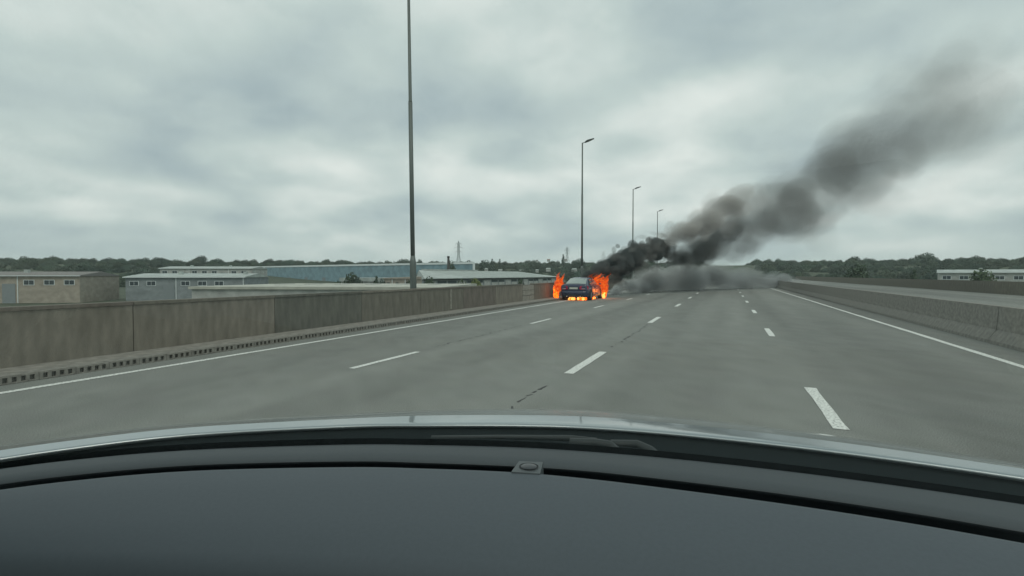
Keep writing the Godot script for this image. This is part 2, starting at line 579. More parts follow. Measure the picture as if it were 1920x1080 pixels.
func make_car() -> void:
	var car := thing("burning_car", "dark blue saloon car on fire, stopped against the left kerb", "car", p(9.06, 0.0, 33.95))
	car.scale = Vector3(1.06, 1.04, 1.04)
	# local axes: +z is the tail, +x the offside
	var sec := [  # z, half width, underside, deck height
		[-2.27, 0.60, 0.30, 0.60], [-2.20, 0.74, 0.24, 0.68], [-2.0, 0.83, 0.20, 0.755], [-1.5, 0.885, 0.19, 0.84], [-0.85, 0.895, 0.19, 0.93], [-0.2, 0.90, 0.19, 0.95],
		[0.6, 0.90, 0.19, 0.965], [1.3, 0.895, 0.19, 0.99], [1.75, 0.875, 0.20, 1.0], [2.05, 0.845, 0.23, 0.995], [2.16, 0.80, 0.25, 0.975]]
	var rows := []
	for s in sec:
		var z: float = s[0]
		var w: float = s[1]
		var b: float = s[2]
		var t: float = s[3]
		rows.append(mirror([Vector3(0, b, z), Vector3(w * 0.9, b, z), Vector3(w * 0.985, b + 0.08, z), Vector3(w, lerpf(b, t, 0.45), z), Vector3(w * 0.985, lerpf(b, t, 0.70), z), Vector3(w * 0.945, t - 0.045, z), Vector3(w * 0.87, t - 0.01, z), Vector3(w * 0.5, t + 0.012, z), Vector3(0, t + 0.018, z)]))
	var st := st_new(true)
	sheet(st, rows, true)
	fan(st, rows[0], Vector3(0, 0, -1))
	fan(st, rows[-1], Vector3(0, 0, 1))
	mi("body", done(st), M.navy_paint, car)
	# tail: boot lid face, bumper
	st = st_new(true)
	var bl := []
	for y in [[0.60, 2.20, 0.62], [0.70, 2.225, 0.66], [0.84, 2.235, 0.68], [0.955, 2.215, 0.69], [0.985, 2.19, 0.69], [0.992, 2.10, 0.70]]:
		var row := []
		for i in 9:
			var u := i / 4.0 - 1.0
			row.append(Vector3(u * y[2], y[0], y[1] - 0.05 * u * u))
		bl.append(row)
	sheet(st, bl)
	mi("boot_lid", done(st), M.navy_paint, car)
	st = st_new(true)
	var bm := []
	for y in [[0.24, 2.08], [0.30, 2.22], [0.46, 2.275], [0.57, 2.27], [0.615, 2.20]]:
		var row := []
		for i in 13:
			var u := i / 6.0 - 1.0
			row.append(Vector3(u * 0.86, y[0], y[1] - 0.05 * u * u - 0.16 * pow(absf(u), 6.0)))
		bm.append(row)
	sheet(st, bm)
	var bumper := mi("rear_bumper", done(st), M.navy_paint, car)
	mi("diffuser", box_mesh(Vector3(-0.52, 0.22, 2.10), Vector3(0.52, 0.36, 2.262)), M.black_plastic, bumper)
	for x in [-0.42, 0.42]:
		st = st_new(true)
		tube(st, Vector3(x, 0.27, 2.05), Vector3(x, 0.27, 2.285), 0.036, 0.036, 10)
		mi("exhaust_tip", done(st), M.chrome, car)
	mi("number_plate", box_mesh(Vector3(-0.26, 0.715, 2.228), Vector3(0.26, 0.826, 2.246)), M.plate, car)
	mi("plate_garnish", box_mesh(Vector3(-0.30, 0.838, 2.222), Vector3(0.30, 0.856, 2.252)), M.black_plastic, car)
	for sx in [-1.0, 1.0]:
		st = st_new()
		var c := [Vector2(0.40, 0.735), Vector2(0.43, 0.89), Vector2(0.78, 0.905), Vector2(0.83, 0.80), Vector2(0.80, 0.695), Vector2(0.58, 0.69)]
		var front := []
		var back := []
		for q0 in c:
			var q: Vector2 = Vector2(0.62, 0.80) + (q0 - Vector2(0.62, 0.80)) * 1.18
			var zz: float = 2.255 - 0.05 * pow(q.x / 0.69, 2.0) - 0.10 * pow(q.x / 0.85, 6.0)
			front.append(Vector3(sx * q.x, q.y, zz))
			back.append(Vector3(sx * q.x, q.y, zz - 0.14))
		fan(st, front, Vector3(0, 0, 1))
		for i in c.size():
			var k: int = (i + 1) % c.size()
			quad(st, front[i], front[k], back[k], back[i], front[i] - Vector3(sx * 0.62, 0.8, front[i].z))
		var tl := mi("tail_lamp", done(st), M.tail_red, car)
		mi("reversing_lens", box_mesh(Vector3(sx * 0.60 - 0.10, 0.715, 2.18), Vector3(sx * 0.60 + 0.10, 0.755, 2.232)), M.tail_clear, tl)
	# cabin
	var cab := [  # z, half width at belt, belt, half width at roof, roof
		[-0.88, 0.70, 0.93, 0.68, 0.94], [-0.12, 0.78, 0.955, 0.585, 1.375], [0.3, 0.79, 0.965, 0.60, 1.43], [0.85, 0.79, 0.98, 0.585, 1.395], [1.05, 0.785, 0.985, 0.57, 1.36], [1.78, 0.70, 1.0, 0.66, 1.015]]
	rows = []
	for s in cab:
		var z: float = s[0]
		rows.append(mirror([Vector3(0, s[2] - 0.03, z), Vector3(s[1], s[2] - 0.03, z), Vector3(s[1], s[2], z), Vector3(lerpf(s[1], s[3], 0.55), lerpf(s[2], s[4], 0.6), z), Vector3(s[3], s[4] - 0.035, z), Vector3(s[3] * 0.82, s[4] - 0.004, z), Vector3(0, s[4] + 0.015, z)]))
	st = st_new(true)
	sheet(st, rows, true)
	mi("roof", done(st), M.navy_paint, car)
	# rear window, proud of the shell
	st = st_new(true)
	var rw := []
	for i in 7:
		var t := i / 6.0
		var row := []
		for j in 9:
			var u := j / 4.0 - 1.0
			var hw := lerpf(0.64, 0.535, t)
			row.append(Vector3(u * hw, lerpf(1.045, 1.375, t) + 0.018 * sin(PI * t) - 0.02 * u * u, lerpf(1.76, 1.06, t) + 0.03 - 0.03 * u * u))
		rw.append(row)
	sheet(st, rw)
	mi("rear_window", done(st), M.car_glass, car)
	st = st_new(true)
	rw = []
	for i in 5:
		var t := i / 4.0
		var row := []
		for j in 9:
			var u := j / 4.0 - 1.0
			row.append(Vector3(u * lerpf(0.66, 0.55, t), lerpf(0.99, 1.365, t) + 0.02 - 0.02 * u * u, lerpf(-0.80, -0.15, t) - 0.03))
		rw.append(row)
	sheet(st, rw)
	mi("windscreen", done(st), M.car_glass, car)
	for sx in [-1.0, 1.0]:
		for q in [[-0.62, -0.05, 0.42, 0.42, -0.08], [0.46, 0.46, 1.02, 1.38, 0.0]]:
			st = st_new()
			var y0 := 0.995
			var y1 := 1.345
			var o := 0.012
			quad(st, Vector3(sx * (0.772 + o), y0, q[0]), Vector3(sx * (0.612 + o), y1, q[1]), Vector3(sx * (0.615 + o), y1, q[2]), Vector3(sx * (0.775 + o), y0, q[3]), Vector3(sx, 0.4, 0))
			mi("side_window", done(st), M.car_glass, car)
		for q in [[-0.86, 0.42], [0.45, 1.30]]:
			st = st_new()
			var pts := [Vector3(sx * 0.905, 0.30, q[0] + 0.02), Vector3(sx * 0.905, 0.30, q[1] - (0.0 if q[0] < 0 else 0.28)), Vector3(sx * 0.912, 0.60, q[1] - (0.0 if q[0] < 0 else 0.10)), Vector3(sx * 0.87, 0.925, q[1]), Vector3(sx * 0.868, 0.915, q[0])]
			fan(st, pts, Vector3(sx, 0, 0))
			var door := mi("door", done(st), M.navy_paint, car)
			mi("door_handle", box_mesh(Vector3(sx * 0.905 - 0.02, 0.79, q[1] - 0.26), Vector3(sx * 0.905 + 0.022, 0.815, q[1] - 0.08)), M.navy_paint, door)
		# mirror
		st = st_new(true)
		var mr := []
		for k in 5:
			var t := k / 4.0
			var row := []
			for i in 8:
				var an := TAU * i / 8
				var rr := sin(PI * clampf(t, 0.08, 0.92))
				row.append(Vector3(sx * 0.97 + cos(an) * 0.085 * rr, 1.0 + sin(an) * 0.06 * rr, -0.62 + 0.14 * t))
			mr.append(row)
		sheet(st, mr, true)
		mi("door_mirror", done(st), M.navy_paint, car)
		for wz in [-1.38, 1.40]:
			st = st_new(true)
			var wr := []
			for q in [[0.0, 0.20], [0.0, 0.29], [0.03, 0.318], [0.18, 0.318], [0.21, 0.29], [0.21, 0.215]]:
				var row := []
				for i in 22:
					row.append(Vector3(sx * (0.695 + q[0]), 0.318 + cos(TAU * i / 22) * q[1], wz + sin(TAU * i / 22) * q[1]))
				wr.append(row)
			sheet(st, wr, true)
			var wheel := mi("wheel", done(st), M.tyre, car)
			st = st_new()
			tube(st, Vector3(sx * 0.75, 0.318, wz), Vector3(sx * 0.885, 0.318, wz), 0.21, 0.205, 18, false)
			tube(st, Vector3(sx * 0.86, 0.318, wz), Vector3(sx * 0.905, 0.318, wz), 0.05, 0.045, 10)
			for k in 10:
				var an := TAU * k / 10
				var d := Vector3(0, cos(an), sin(an))
				tube(st, Vector3(sx * 0.89, 0.318, wz) + d * 0.04, Vector3(sx * 0.88, 0.318, wz) + d * 0.205, 0.018, 0.02, 5, false)
			mi("rim", done(st), M.alloy, wheel)
			st = st_new()
			for i in 14:
				var a0 := PI * (i / 14.0) - PI / 2
				var a1 := PI * ((i + 1) / 14.0) - PI / 2
				var c := Vector3(sx * 0.898, 0.318, wz)
				var f := func(an: float, r: float): return c + Vector3(0, cos(an) * r, sin(an) * r)
				quad(st, f.call(a0, 0.325), f.call(a1, 0.325), f.call(a1, 0.385), f.call(a0, 0.385), Vector3(sx, 0, 0))
			mi("wheel_arch", done(st), M.black_plastic, car)

# ------------------------------------------------------------------ fire
func tongue(h: float, r: float, lean: Vector3, flat := 1.0, seed_ := 0) -> ArrayMesh:
	var n := FastNoiseLite.new()
	n.seed = 70 + seed_
	n.frequency = 1.1
	var st := st_new(true)
	var rows := []
	var k := 14
	var m := 12
	for j in k + 1:
		var t := float(j) / k
		var rad := r * (pow(sin(PI * clampf(pow(t, 0.62), 0.0, 1.0)), 0.8) * 0.98 + 0.02) * (1.0 - 0.35 * t)
		if j == 0:
			rad = r * 0.55
		var c := Vector3(0, t * h, 0) + lean * t * t + Vector3(n.get_noise_2d(t * 3.0 * h, 5.0), 0, n.get_noise_2d(9.0, t * 3.0 * h)) * r * 1.1 * t
		var row := []
		for i in m:
			var an := TAU * i / m
			var wob := 1.0 + 0.42 * n.get_noise_3d(cos(an) * 1.2, sin(an) * 1.2, t * 4.0 * h)
			row.append(c + Vector3(cos(an) * rad * wob, 0, sin(an) * rad * wob * flat))
		rows.append(row)
	sheet(st, rows, true)
	return done(st)

func flame_thing(label: String, list: Array, lights: Array) -> void:
	for f in list:
		f[0].z += 0.55
	for l in lights:
		l[0].z += 0.55
	var base: Vector3 = list[0][0]
	var o := thing("flame", label, "flame", base, 0.0, "flames around the burning car")
	var s := 0
	for f in list:  # place, height, radius, lean, material, flatness
		s += 1
		mi("flame_tongue", tongue(f[1], f[2], f[3], f[5] if f.size() > 5 else 1.0, s + int(base.x * 7.0)), M[f[4]], o, f[0] - base)
		if f[4] == "flame_outer":
			mi("flame_veil", tongue(f[1] * 1.22, f[2] * 1.25, f[3] * 1.3, 1.0, s + 40), M.flame_veil, o, f[0] - base)
	for l in lights:
		var lamp := OmniLight3D.new()
		lamp.name = numbered("flame_light", o)
		lamp.light_color = Color(1.0, 0.50, 0.16)
		lamp.light_energy = l[1]
		lamp.light_size = 0.2
		lamp.omni_range = 25.0
		lamp.omni_attenuation = 2.0
		lamp.shadow_enabled = true
		o.add_child(lamp, true)
		lamp.position = l[0] - base

func make_fire() -> void:
	rng.seed = 31
	var z := Vector3.ZERO
	var r := Vector3(0.25, 0, 0)
	# between the car and the parapet
	flame_thing("tall orange flame between the car and the parapet wall", [
		[p(10.42, 0.45, 33.0), 1.15, 0.22, r * 0.4, "flame_outer"], [p(10.50, 0.13, 32.9), 0.85, 0.16, Vector3(-0.10, 0, 0), "flame_core"], [p(10.30, 0.60, 33.2), 0.95, 0.17, r, "flame_outer"],
		[p(10.38, 0.10, 32.9), 0.60, 0.12, r * 0.2, "flame_core"], [p(10.36, 0.8, 33.4), 0.8, 0.14, r, "flame_dim"], [p(10.46, 0.3, 33.05), 1.0, 0.14, z, "flame_core"]],
		[[p(10.45, 0.75, 32.6), 0.13]])
	# out of the offside front wing
	flame_thing("large orange flame pouring from the offside front wing", [
		[p(8.02, 0.0, 36.3), 1.15, 0.20, r * 0.4, "flame_core"], [p(8.06, 0.45, 36.1), 0.95, 0.30, r, "flame_outer"], [p(8.30, 0.80, 36.0), 0.75, 0.34, r * 1.2, "flame_outer"],
		[p(8.50, 0.90, 35.9), 0.55, 0.20, r * 1.4, "flame_dim"], [p(7.96, 0.02, 36.0), 0.45, 0.13, z, "flame_hot"], [p(8.12, 0.55, 36.6), 1.25, 0.22, r * 2.0, "flame_dim"], [p(7.95, 0.30, 36.4), 0.8, 0.17, r * 0.6, "flame_outer"]],
		[[p(7.6, 0.6, 35.9), 0.35]])
	# over the bonnet and roof, half lost in smoke
	flame_thing("dull red flames licking over the windscreen and roof", [
		[p(9.0, 1.20, 35.5), 0.62, 0.26, r * 2.2, "flame_dim"], [p(8.75, 1.18, 35.3), 0.55, 0.24, r * 2.4, "flame_dim"], [p(8.55, 1.05, 35.4), 0.60, 0.20, r * 2.0, "flame_outer"], [p(9.3, 1.2, 35.6), 0.45, 0.2, r * 2.2, "flame_dim"], [p(8.4, 1.0, 35.2), 0.42, 0.14, r * 2.0, "flame_outer"]],
		[])
	# burning fuel under the tail and sill
	var under := []
	for k in 9:
		under.append([p(lerpf(9.62, 9.22, k / 8.0) + rng.randf_range(-0.03, 0.03), 0.0, 33.0 + rng.randf_range(-0.2, 0.3)), rng.randf_range(0.16, 0.24), rng.randf_range(0.07, 0.12), r * 0.1, "flame_hot" if k % 3 else "flame_core"])
	flame_thing("low bright flame burning under the left of the tail", under, [[p(9.4, 0.14, 32.2), 0.09]])
	under = []
	for k in 9:
		under.append([p(lerpf(9.02, 8.52, k / 8.0) + rng.randf_range(-0.03, 0.03), 0.0, 33.0 + rng.randf_range(-0.2, 0.3)), rng.randf_range(0.18, 0.27), rng.randf_range(0.08, 0.12), r * 0.1, "flame_core" if k % 3 else "flame_hot"])
	flame_thing("low orange flame burning under the right of the tail", under, [[p(8.8, 0.14, 32.2), 0.09]])
	under = []
	for k in 7:
		under.append([p(8.42 + rng.randf_range(-0.06, 0.05), 0.0, lerpf(34.5, 35.2, k / 6.0)), rng.randf_range(0.12, 0.20), rng.randf_range(0.07, 0.11), r * 0.2, "flame_hot" if k % 2 else "flame_core"])
	flame_thing("small flame on the road beneath the offside sill", under, [[p(8.05, 0.12, 34.9), 0.04]])

# ------------------------------------------------------------------ smoke
func fog(called: String, albedo: Color, density: float) -> FogMaterial:
	var f := FogMaterial.new()
	f.resource_name = called
	f.albedo = albedo
	f.density = density
	return f

func puffs(o: Node3D, path: Array, count: int, m: Array, spread: float, size_lo: float, size_hi: float, stretch := 1.0) -> void:
	# path: [left, up, ahead, radius]; puffs fill the tube that it describes, smaller ones nearer its skin, drawn out along the drift
	var w := []
	var total := 0.0
	for i in path.size() - 1:
		total += Vector3(path[i][0] - path[i + 1][0], path[i][1] - path[i + 1][1], path[i][2] - path[i + 1][2]).length() / ((path[i][3] + path[i + 1][3]) * 0.5)
		w.append(total)
	for k in count:
		var u := (k + rng.randf()) / count * total
		var i := 0
		while i < w.size() - 1 and u > w[i]:
			i += 1
		var u0: float = 0.0 if i == 0 else w[i - 1]
		var t: float = (u - u0) / maxf(w[i] - u0, 1e-4)
		var r: float = lerpf(path[i][3], path[i + 1][3], t)
		var p0 := p(path[i][0], path[i][1], path[i][2])
		var p1 := p(path[i + 1][0], path[i + 1][1], path[i + 1][2])
		var c := p0.lerp(p1, t)
		var d := Vector3(rng.randfn(), rng.randfn(), rng.randfn()).normalized()
		var far := pow(rng.randf(), 0.6) * spread
		var s := r * lerpf(size_hi, size_lo, far / spread) * rng.randf_range(0.75, 1.3)
		var f := FogVolume.new()
		f.name = numbered("smoke_puff", o)
		f.shape = RenderingServer.FOG_VOLUME_SHAPE_ELLIPSOID
		f.size = Vector3(s * rng.randf_range(0.7, 1.1), s * rng.randf_range(0.6, 1.0), s * stretch * rng.randf_range(0.85, 1.4)) * 2.0
		# thinner stuff towards the end of the path and towards the skin
		var pick := int(clampf((u / total * 0.55 + far / spread * 0.45 + rng.randf_range(-0.2, 0.2)) * m.size(), 0.0, m.size() - 1.0))
		# either a ready material, or [albedo, optical depth]: bigger puffs are thinner smoke
		f.material = m[pick] if m[pick] is FogMaterial else fog("smoke_drift", m[pick][0], m[pick][1] / (2.0 * s))
		o.add_child(f, true)
		var at := c + d * r * far
		at.y = maxf(at.y, minf(f.size.y, f.size.x) * 0.35)
		f.position = at - o.position
		f.basis = Basis.looking_at((p1 - p0).normalized(), Vector3.UP) * Basis.from_euler(Vector3(rng.randf_range(-0.5, 0.5), rng.randf_range(-0.6, 0.6), rng.randf_range(-1.5, 1.5)))

func make_smoke() -> void:
	rng.seed = 12
	var black := thing("smoke_plume", "thick black smoke pouring from the burning car and blowing right", "smoke", p(8.5, 1.4, 36.5))
	black.set_meta("kind", "stuff")
	var body := [[9.13, 1.71, 34.46, 0.35], [8.44, 1.71, 35.51, 0.75], [7.81, 2.14, 37.40, 1.35], [7.13, 2.70, 39.87, 1.80], [6.32, 3.55, 42.60, 1.75], [5.48, 3.93, 45.45, 1.45], [4.75, 3.64, 47.92, 1.10]]
	var dk := [fog("smoke_black", lin(0.15, 0.18, 0.18), 2.2), fog("smoke_dark", lin(0.20, 0.22, 0.215), 1.6), fog("smoke_brown", lin(0.25, 0.25, 0.235), 1.1)]
	puffs(black, body, 130, dk, 0.78, 0.20, 0.42, 1.6)
	var skin := [fog("smoke_wisp", lin(0.22, 0.235, 0.23), 1.5), fog("smoke_wisp_thin", lin(0.28, 0.285, 0.27), 0.8), fog("smoke_wisp_faint", lin(0.32, 0.32, 0.30), 0.45)]
	puffs(black, body, 210, skin, 1.15, 0.10, 0.26, 2.2)
	var drift := [[lin(0.27, 0.28, 0.265), 0.62], [lin(0.30, 0.31, 0.295), 0.34], [lin(0.36, 0.365, 0.35), 0.20], [lin(0.42, 0.42, 0.41), 0.11], [lin(0.46, 0.46, 0.45), 0.06], [lin(0.48, 0.48, 0.47), 0.03]]
	puffs(black, [[4.66, 2.97, 47.96, 1.00], [2.03, 4.08, 52.33, 1.90], [-2.45, 6.76, 59.64, 3.60], [-9.09, 11.09, 68.96, 5.80], [-19.48, 18.40, 82.03, 8.50], [-37.59, 31.41, 102.69, 12.00]], 230, drift, 1.05, 0.25, 0.6, 1.6)
	var pale := thing("pale_smoke", "paler brownish smoke drifting off above the end of the black plume", "smoke", p(4.5, 3.5, 49))
	pale.set_meta("kind", "stuff")
	var lt := [fog("smoke_beige", lin(0.97, 0.93, 0.86), 0.6), fog("smoke_pale", lin(0.96, 0.93, 0.87), 0.30), fog("smoke_pale_faint", lin(0.94, 0.92, 0.88), 0.08), fog("smoke_pale_end", lin(0.94, 0.92, 0.88), 0.03)]
	puffs(pale, [[5.02, 4.76, 44.99, 0.60], [3.86, 5.13, 46.13, 1.25], [2.13, 6.25, 49.03, 1.70], [-1.30, 8.74, 54.82, 2.60]], 80, lt, 1.0, 0.3, 0.75, 1.4)
	var low := thing("low_smoke", "grey smoke lying low across the carriageway below the black plume", "smoke", p(5.5, 0, 50))
	low.set_meta("kind", "stuff")
	var gr := [fog("smoke_low", lin(0.95, 0.98, 0.95), 0.7), fog("smoke_low_thin", lin(0.95, 0.98, 0.95), 0.45), fog("smoke_low_faint", lin(0.95, 0.97, 0.95), 0.2), fog("smoke_low_end", lin(0.95, 0.97, 0.95), 0.06)]
	puffs(low, [[8.89, 0.11, 41.29, 0.25], [8.62, 0.38, 44.12, 0.60], [7.76, 0.70, 47.20, 1.00], [6.45, 1.10, 51.01, 1.50], [4.76, 1.23, 55.52, 1.80], [1.81, 1.19, 61.10, 1.90], [-2.21, 1.02, 68.23, 1.70], [-7.68, 0.60, 77.05, 1.40]], 140, gr, 0.8, 0.45, 0.8, 1.5)

# ------------------------------------------------------------------ trees
func crown_mesh(seed_: int, lobes: Array, leaves: int, leaf: float) -> ArrayMesh:
	var r := RandomNumberGenerator.new()
	r.seed = seed_
	var st := st_new()
	var total := 0.0
	for l in lobes:
		total += l[1] * l[1]
	for l in lobes:
		var n := int(leaves * l[1] * l[1] / total)
		for k in n:
			var d := Vector3(r.randfn(), r.randfn(), r.randfn()).normalized()
			var c: Vector3 = l[0] + d * l[1] * pow(r.randf(), 0.35) * Vector3(1, l[2], 1)
			var nor := (d + Vector3(r.randfn(), r.randfn() + 0.5, r.randfn()) * 0.6).normalized()
			var u := nor.cross(Vector3(r.randfn(), r.randfn(), r.randfn())).normalized() * leaf * r.randf_range(0.6, 1.3)
			var v := nor.cross(u).normalized() * leaf * r.randf_range(0.4, 0.9)
			var g := r.randf_range(0.7, 1.25)
			st.set_color(Color(g * r.randf_range(0.9, 1.1), g, g * r.randf_range(0.85, 1.1)))
			st.set_normal(nor)
			for q in [c - u, c + v, c + u, c - u, c + u, c - v]:
				st.add_vertex(q)
	return st.commit()

var crowns := []

func make_crowns() -> void:
	# unit crowns, about one unit tall, foot at 0
	crowns.append(crown_mesh(1, [[Vector3(0, 0.60, 0), 0.34, 0.9], [Vector3(0.22, 0.48, 0.05), 0.22, 0.9], [Vector3(-0.24, 0.50, 0.1), 0.21, 0.9], [Vector3(0.05, 0.80, -0.05), 0.19, 0.9], [Vector3(-0.1, 0.42, -0.2), 0.2, 0.8], [Vector3(0.12, 0.4, 0.22), 0.19, 0.8]], 1500, 0.042))
	crowns.append(crown_mesh(2, [[Vector3(-0.15, 0.45, 0), 0.33, 0.9], [Vector3(0.25, 0.40, 0.05), 0.29, 0.9], [Vector3(0.02, 0.66, 0.08), 0.26, 0.9], [Vector3(-0.38, 0.33, 0.1), 0.20, 0.9], [Vector3(0.42, 0.30, -0.1), 0.19, 0.9], [Vector3(0, 0.25, 0.2), 0.26, 0.8]], 1600, 0.045))
	crowns.append(crown_mesh(3, [[Vector3(0, 0.30, 0), 0.17, 1.3], [Vector3(0.02, 0.52, 0), 0.145, 1.4], [Vector3(-0.02, 0.74, 0), 0.10, 1.5], [Vector3(0, 0.9, 0), 0.055, 1.8]], 700, 0.035))
	crowns.append(crown_mesh(4, [[Vector3(-0.2, 0.36, 0), 0.34, 1.0], [Vector3(0.2, 0.34, 0.1), 0.36, 1.0], [Vector3(0.0, 0.55, -0.1), 0.36, 1.0], [Vector3(0.33, 0.55, 0), 0.22, 1.0], [Vector3(-0.35, 0.3, 0.1), 0.3, 0.9]], 2400, 0.042))

func tree(called: String, label: String, kind: int, leaf: String, left: float, ahead: float, foot: float, top: float, wide := 1.0, group := "") -> void:
	var o := thing(called, label, "bush" if called == "bush" else "tree", p(left, foot, ahead), rng.randf_range(0, TAU), group)
	var h := top - foot
	var c := mi("crown", crowns[kind], M[leaf], o)
	c.scale = Vector3(h * wide, h, h * wide)
	var st := st_new(true)
	var tr := h * 0.022 + 0.04
	tube(st, Vector3.ZERO, Vector3(h * 0.01, h * 0.30, 0), tr * 1.3, tr, 7)
	for k in 4:
		var an := TAU * k / 4 + 0.4
		tube(st, Vector3(h * 0.01, h * 0.26, 0), Vector3(cos(an) * h * 0.16 * wide, h * (0.46 + 0.05 * k), sin(an) * h * 0.16 * wide), tr * 0.55, tr * 0.2, 5)
	mi("trunk", done(st), M.bark, o)

func make_trees() -> void:
	make_crowns()
	var lh := func(l: float, a: float): return land_height(l, a)
	# among the sheds below the viaduct
	tree("tree", "spreading dark tree in front of the blue warehouse at the view's left edge of roofs", 1, "leaf_dark", 132.0, 156.0, -8, 3.9, 0.75, "trees among the industrial roofs")
	tree("tree", "small round tree before the white low shed", 0, "leaf_blue", 106.7, 128.6, -8, 1.4, 0.55, "trees among the industrial roofs")
	tree("tree", "slim dark tree at the right end of the white low shed", 2, "leaf_dark", 103.5, 133.5, -8, 1.5, 0.9, "trees among the industrial roofs")
	tree("tree", "broad blue-green tree beside the slim one before the white shed", 3, "leaf_blue", 100.5, 133.0, -8, 1.5, 0.45, "trees among the industrial roofs")
	tree("bush", "rounded dark bush just right of the nearest street lamp", 3, "leaf_dark", 81.2, 128.5, -8, 2.3, 0.50, "trees among the industrial roofs")
	tree("bush", "low dark bush just left of the nearest street lamp", 0, "leaf_dark", 86.0, 126.0, -8, 0.5, 0.45, "trees among the industrial roofs")
	tree("bush", "olive green bush before the long pale-roofed shed", 3, "leaf_mid", 62.1, 114.9, -8, 1.4, 0.5, "trees among the industrial roofs")
	tree("bush", "bright yellow-green bush above the parapet before the long shed", 0, "leaf_light", 57.6, 113.4, -8, 1.3, 0.6, "trees among the industrial roofs")
	tree("tree", "dark upright shrub rising behind the parapet near the burning car", 0, "leaf_dark", 26.0, 64.6, -8, 1.6, 0.3, "trees among the industrial roofs")
	tree("tree", "big dark tree right beside the factory chimney", 3, "leaf_dark", 170.5, 300.0, -8, 13.4, 0.38, "trees among the industrial roofs")
	tree("tree", "low dark tree top left of the factory chimney", 1, "leaf_dark", 173.0, 276.0, -8, 1.6, 0.8, "trees among the industrial roofs")
	tree("bush", "dark hedge bush in front of the white low shed", 3, "leaf_dark", 110.0, 124.0, -8, 0.6, 0.7, "trees among the industrial roofs")
	tree("bush", "olive bush at the left end of the white low shed", 1, "leaf_mid", 112.0, 127.0, -8, -0.2, 0.6, "trees among the industrial roofs")
	# the skyline over the warehouse
	var sk := [[424.7, 493.7, 21.0, 1, 0.8, "tallest tree clump over the left part of the blue warehouse roof"], [420.5, 517.2, 17.6, 0, 0.8, "small round tree over the blue warehouse, left of the lamp"], [408.0, 521.4, 17.4, 1, 1.0, "wide flat tree over the blue warehouse roof"], [421.4, 582.0, 21.0, 2, 0.7, "thin pointed conifer over the blue warehouse roof"], [333.4, 510.5, 20.8, 0, 0.62, "lone round tree over the blue warehouse, right of the lamp"], [372.1, 602.8, 18.5, 1, 1.0, "low spreading tree over the warehouse near the chimney"],
		[327.5, 621.6, 23.5, 3, 0.9, "tree beyond the right end of the blue warehouse"], [281.6, 586.7, 23.0, 3, 1.1, "big domed tree on the skyline right of the warehouse"], [287.7, 638.4, 24.0, 2, 0.8, "dark pointed conifer on the wooded skyline"], [266.6, 864.4, 38.5, 2, 0.9, "dark conifer standing tallest on the wooded hill by the far pylon"], [214.6, 777.8, 29.0, 3, 1.2, "broad tree crowning the hill left of the burning car"], [300.0, 640.0, 24.5, 2, 0.8, "slim conifer right of the warehouse end"]]
	for s in sk:
		tree("tree", s[5], s[3], "leaf_blue", s[0], s[1], land_height(s[0], s[1]) - 0.5, s[2], s[4], "trees on the skyline")
	# beyond the opposite carriageway
	var rt := [[-46.0, 232.0, 6.5, 0, 0.8, "leaf_dark", "round dark tree at the right, nearest the end of the grey smoke"], [-78.0, 214.0, 5.2, 1, 0.9, "leaf_mid", "spreading green tree at the right left of the pale shed"], [-112.0, 190.0, 7.5, 0, 0.75, "leaf_blue", "tallest tree at the right beyond the opposite parapet"], [-128.0, 182.0, 4.5, 3, 0.8, "leaf_mid", "low broad tree at the far right edge of the view"], [-62.0, 225.0, 4.0, 2, 0.8, "leaf_dark", "slim conifer at the right between two broad trees"]]
	for q in rt:
		tree("tree", q[6], q[3], q[5], q[0], q[1], -8.0, q[2], q[4], "trees beyond the opposite carriageway")
	# woods that read as one mass
	var mm := MultiMesh.new()
	mm.transform_format = MultiMesh.TRANSFORM_3D
	mm.use_colors = true
	mm.mesh = crowns[3]
	var places := []
	var n := FastNoiseLite.new()
	n.seed = 17
	n.frequency = 0.006
	for k in 14000:
		var b := rng.randf_range(-42.0, 78.0)
		var d := sqrt(rng.randf_range(470.0 * 470.0, 1350.0 * 1350.0))
		var l := sin(deg_to_rad(b)) * d
		var a := cos(deg_to_rad(b)) * d
		if n.get_noise_2d(l, a) < -0.25 and d < 800:
			continue
		if Vector2(l - 440, a - 470).length() < 130 or Vector2(l - 330, a - 430).length() < 110 or Vector2(l - 250, a - 400).length() < 100 or Vector2(l - 215, a - 420).length() < 90:
			continue
		if absf(l) < 40:
			continue
		places.append([l, a, d])
		if places.size() >= 6000:
			break
	mm.instance_count = places.size()
	for k in places.size():
		var q: Array = places[k]
		var h := rng.randf_range(5.0, 11.0) * (1.0 + 0.7 * n.get_noise_2d(q[0] * 3.0 + 500.0, q[1] * 3.0)) * (1.45 if rng.randf() < 0.06 else 1.0)
		var bs := Basis(Vector3.UP, rng.randf_range(0, TAU)).scaled(Vector3(h * rng.randf_range(0.9, 1.5), h, h * rng.randf_range(0.9, 1.5)))
		mm.set_instance_transform(k, Transform3D(bs, p(q[0], land_height(q[0], q[1]) - 2.0, q[1])))
		var g := rng.randf_range(0.6, 1.5)
		mm.set_instance_color(k, Color(g * rng.randf_range(0.9, 1.2), g, g * rng.randf_range(0.8, 1.05)))
	var w := MultiMeshInstance3D.new()
	w.name = "woodland"
	w.multimesh = mm
	w.material_override = M.leaf_blue
	add_child(w, true)
	tag(w, "dark wooded hillside along the horizon", "woodland", "", "stuff")

# ------------------------------------------------------------------ buildings
func wall_frame(a: Vector3, b: Vector3) -> Transform3D:  # x along the front from a to b, y up, z towards the viewer's side
	var x := (b - a).normalized()
	return Transform3D(Basis(x, Vector3.UP, x.cross(Vector3.UP)), a)

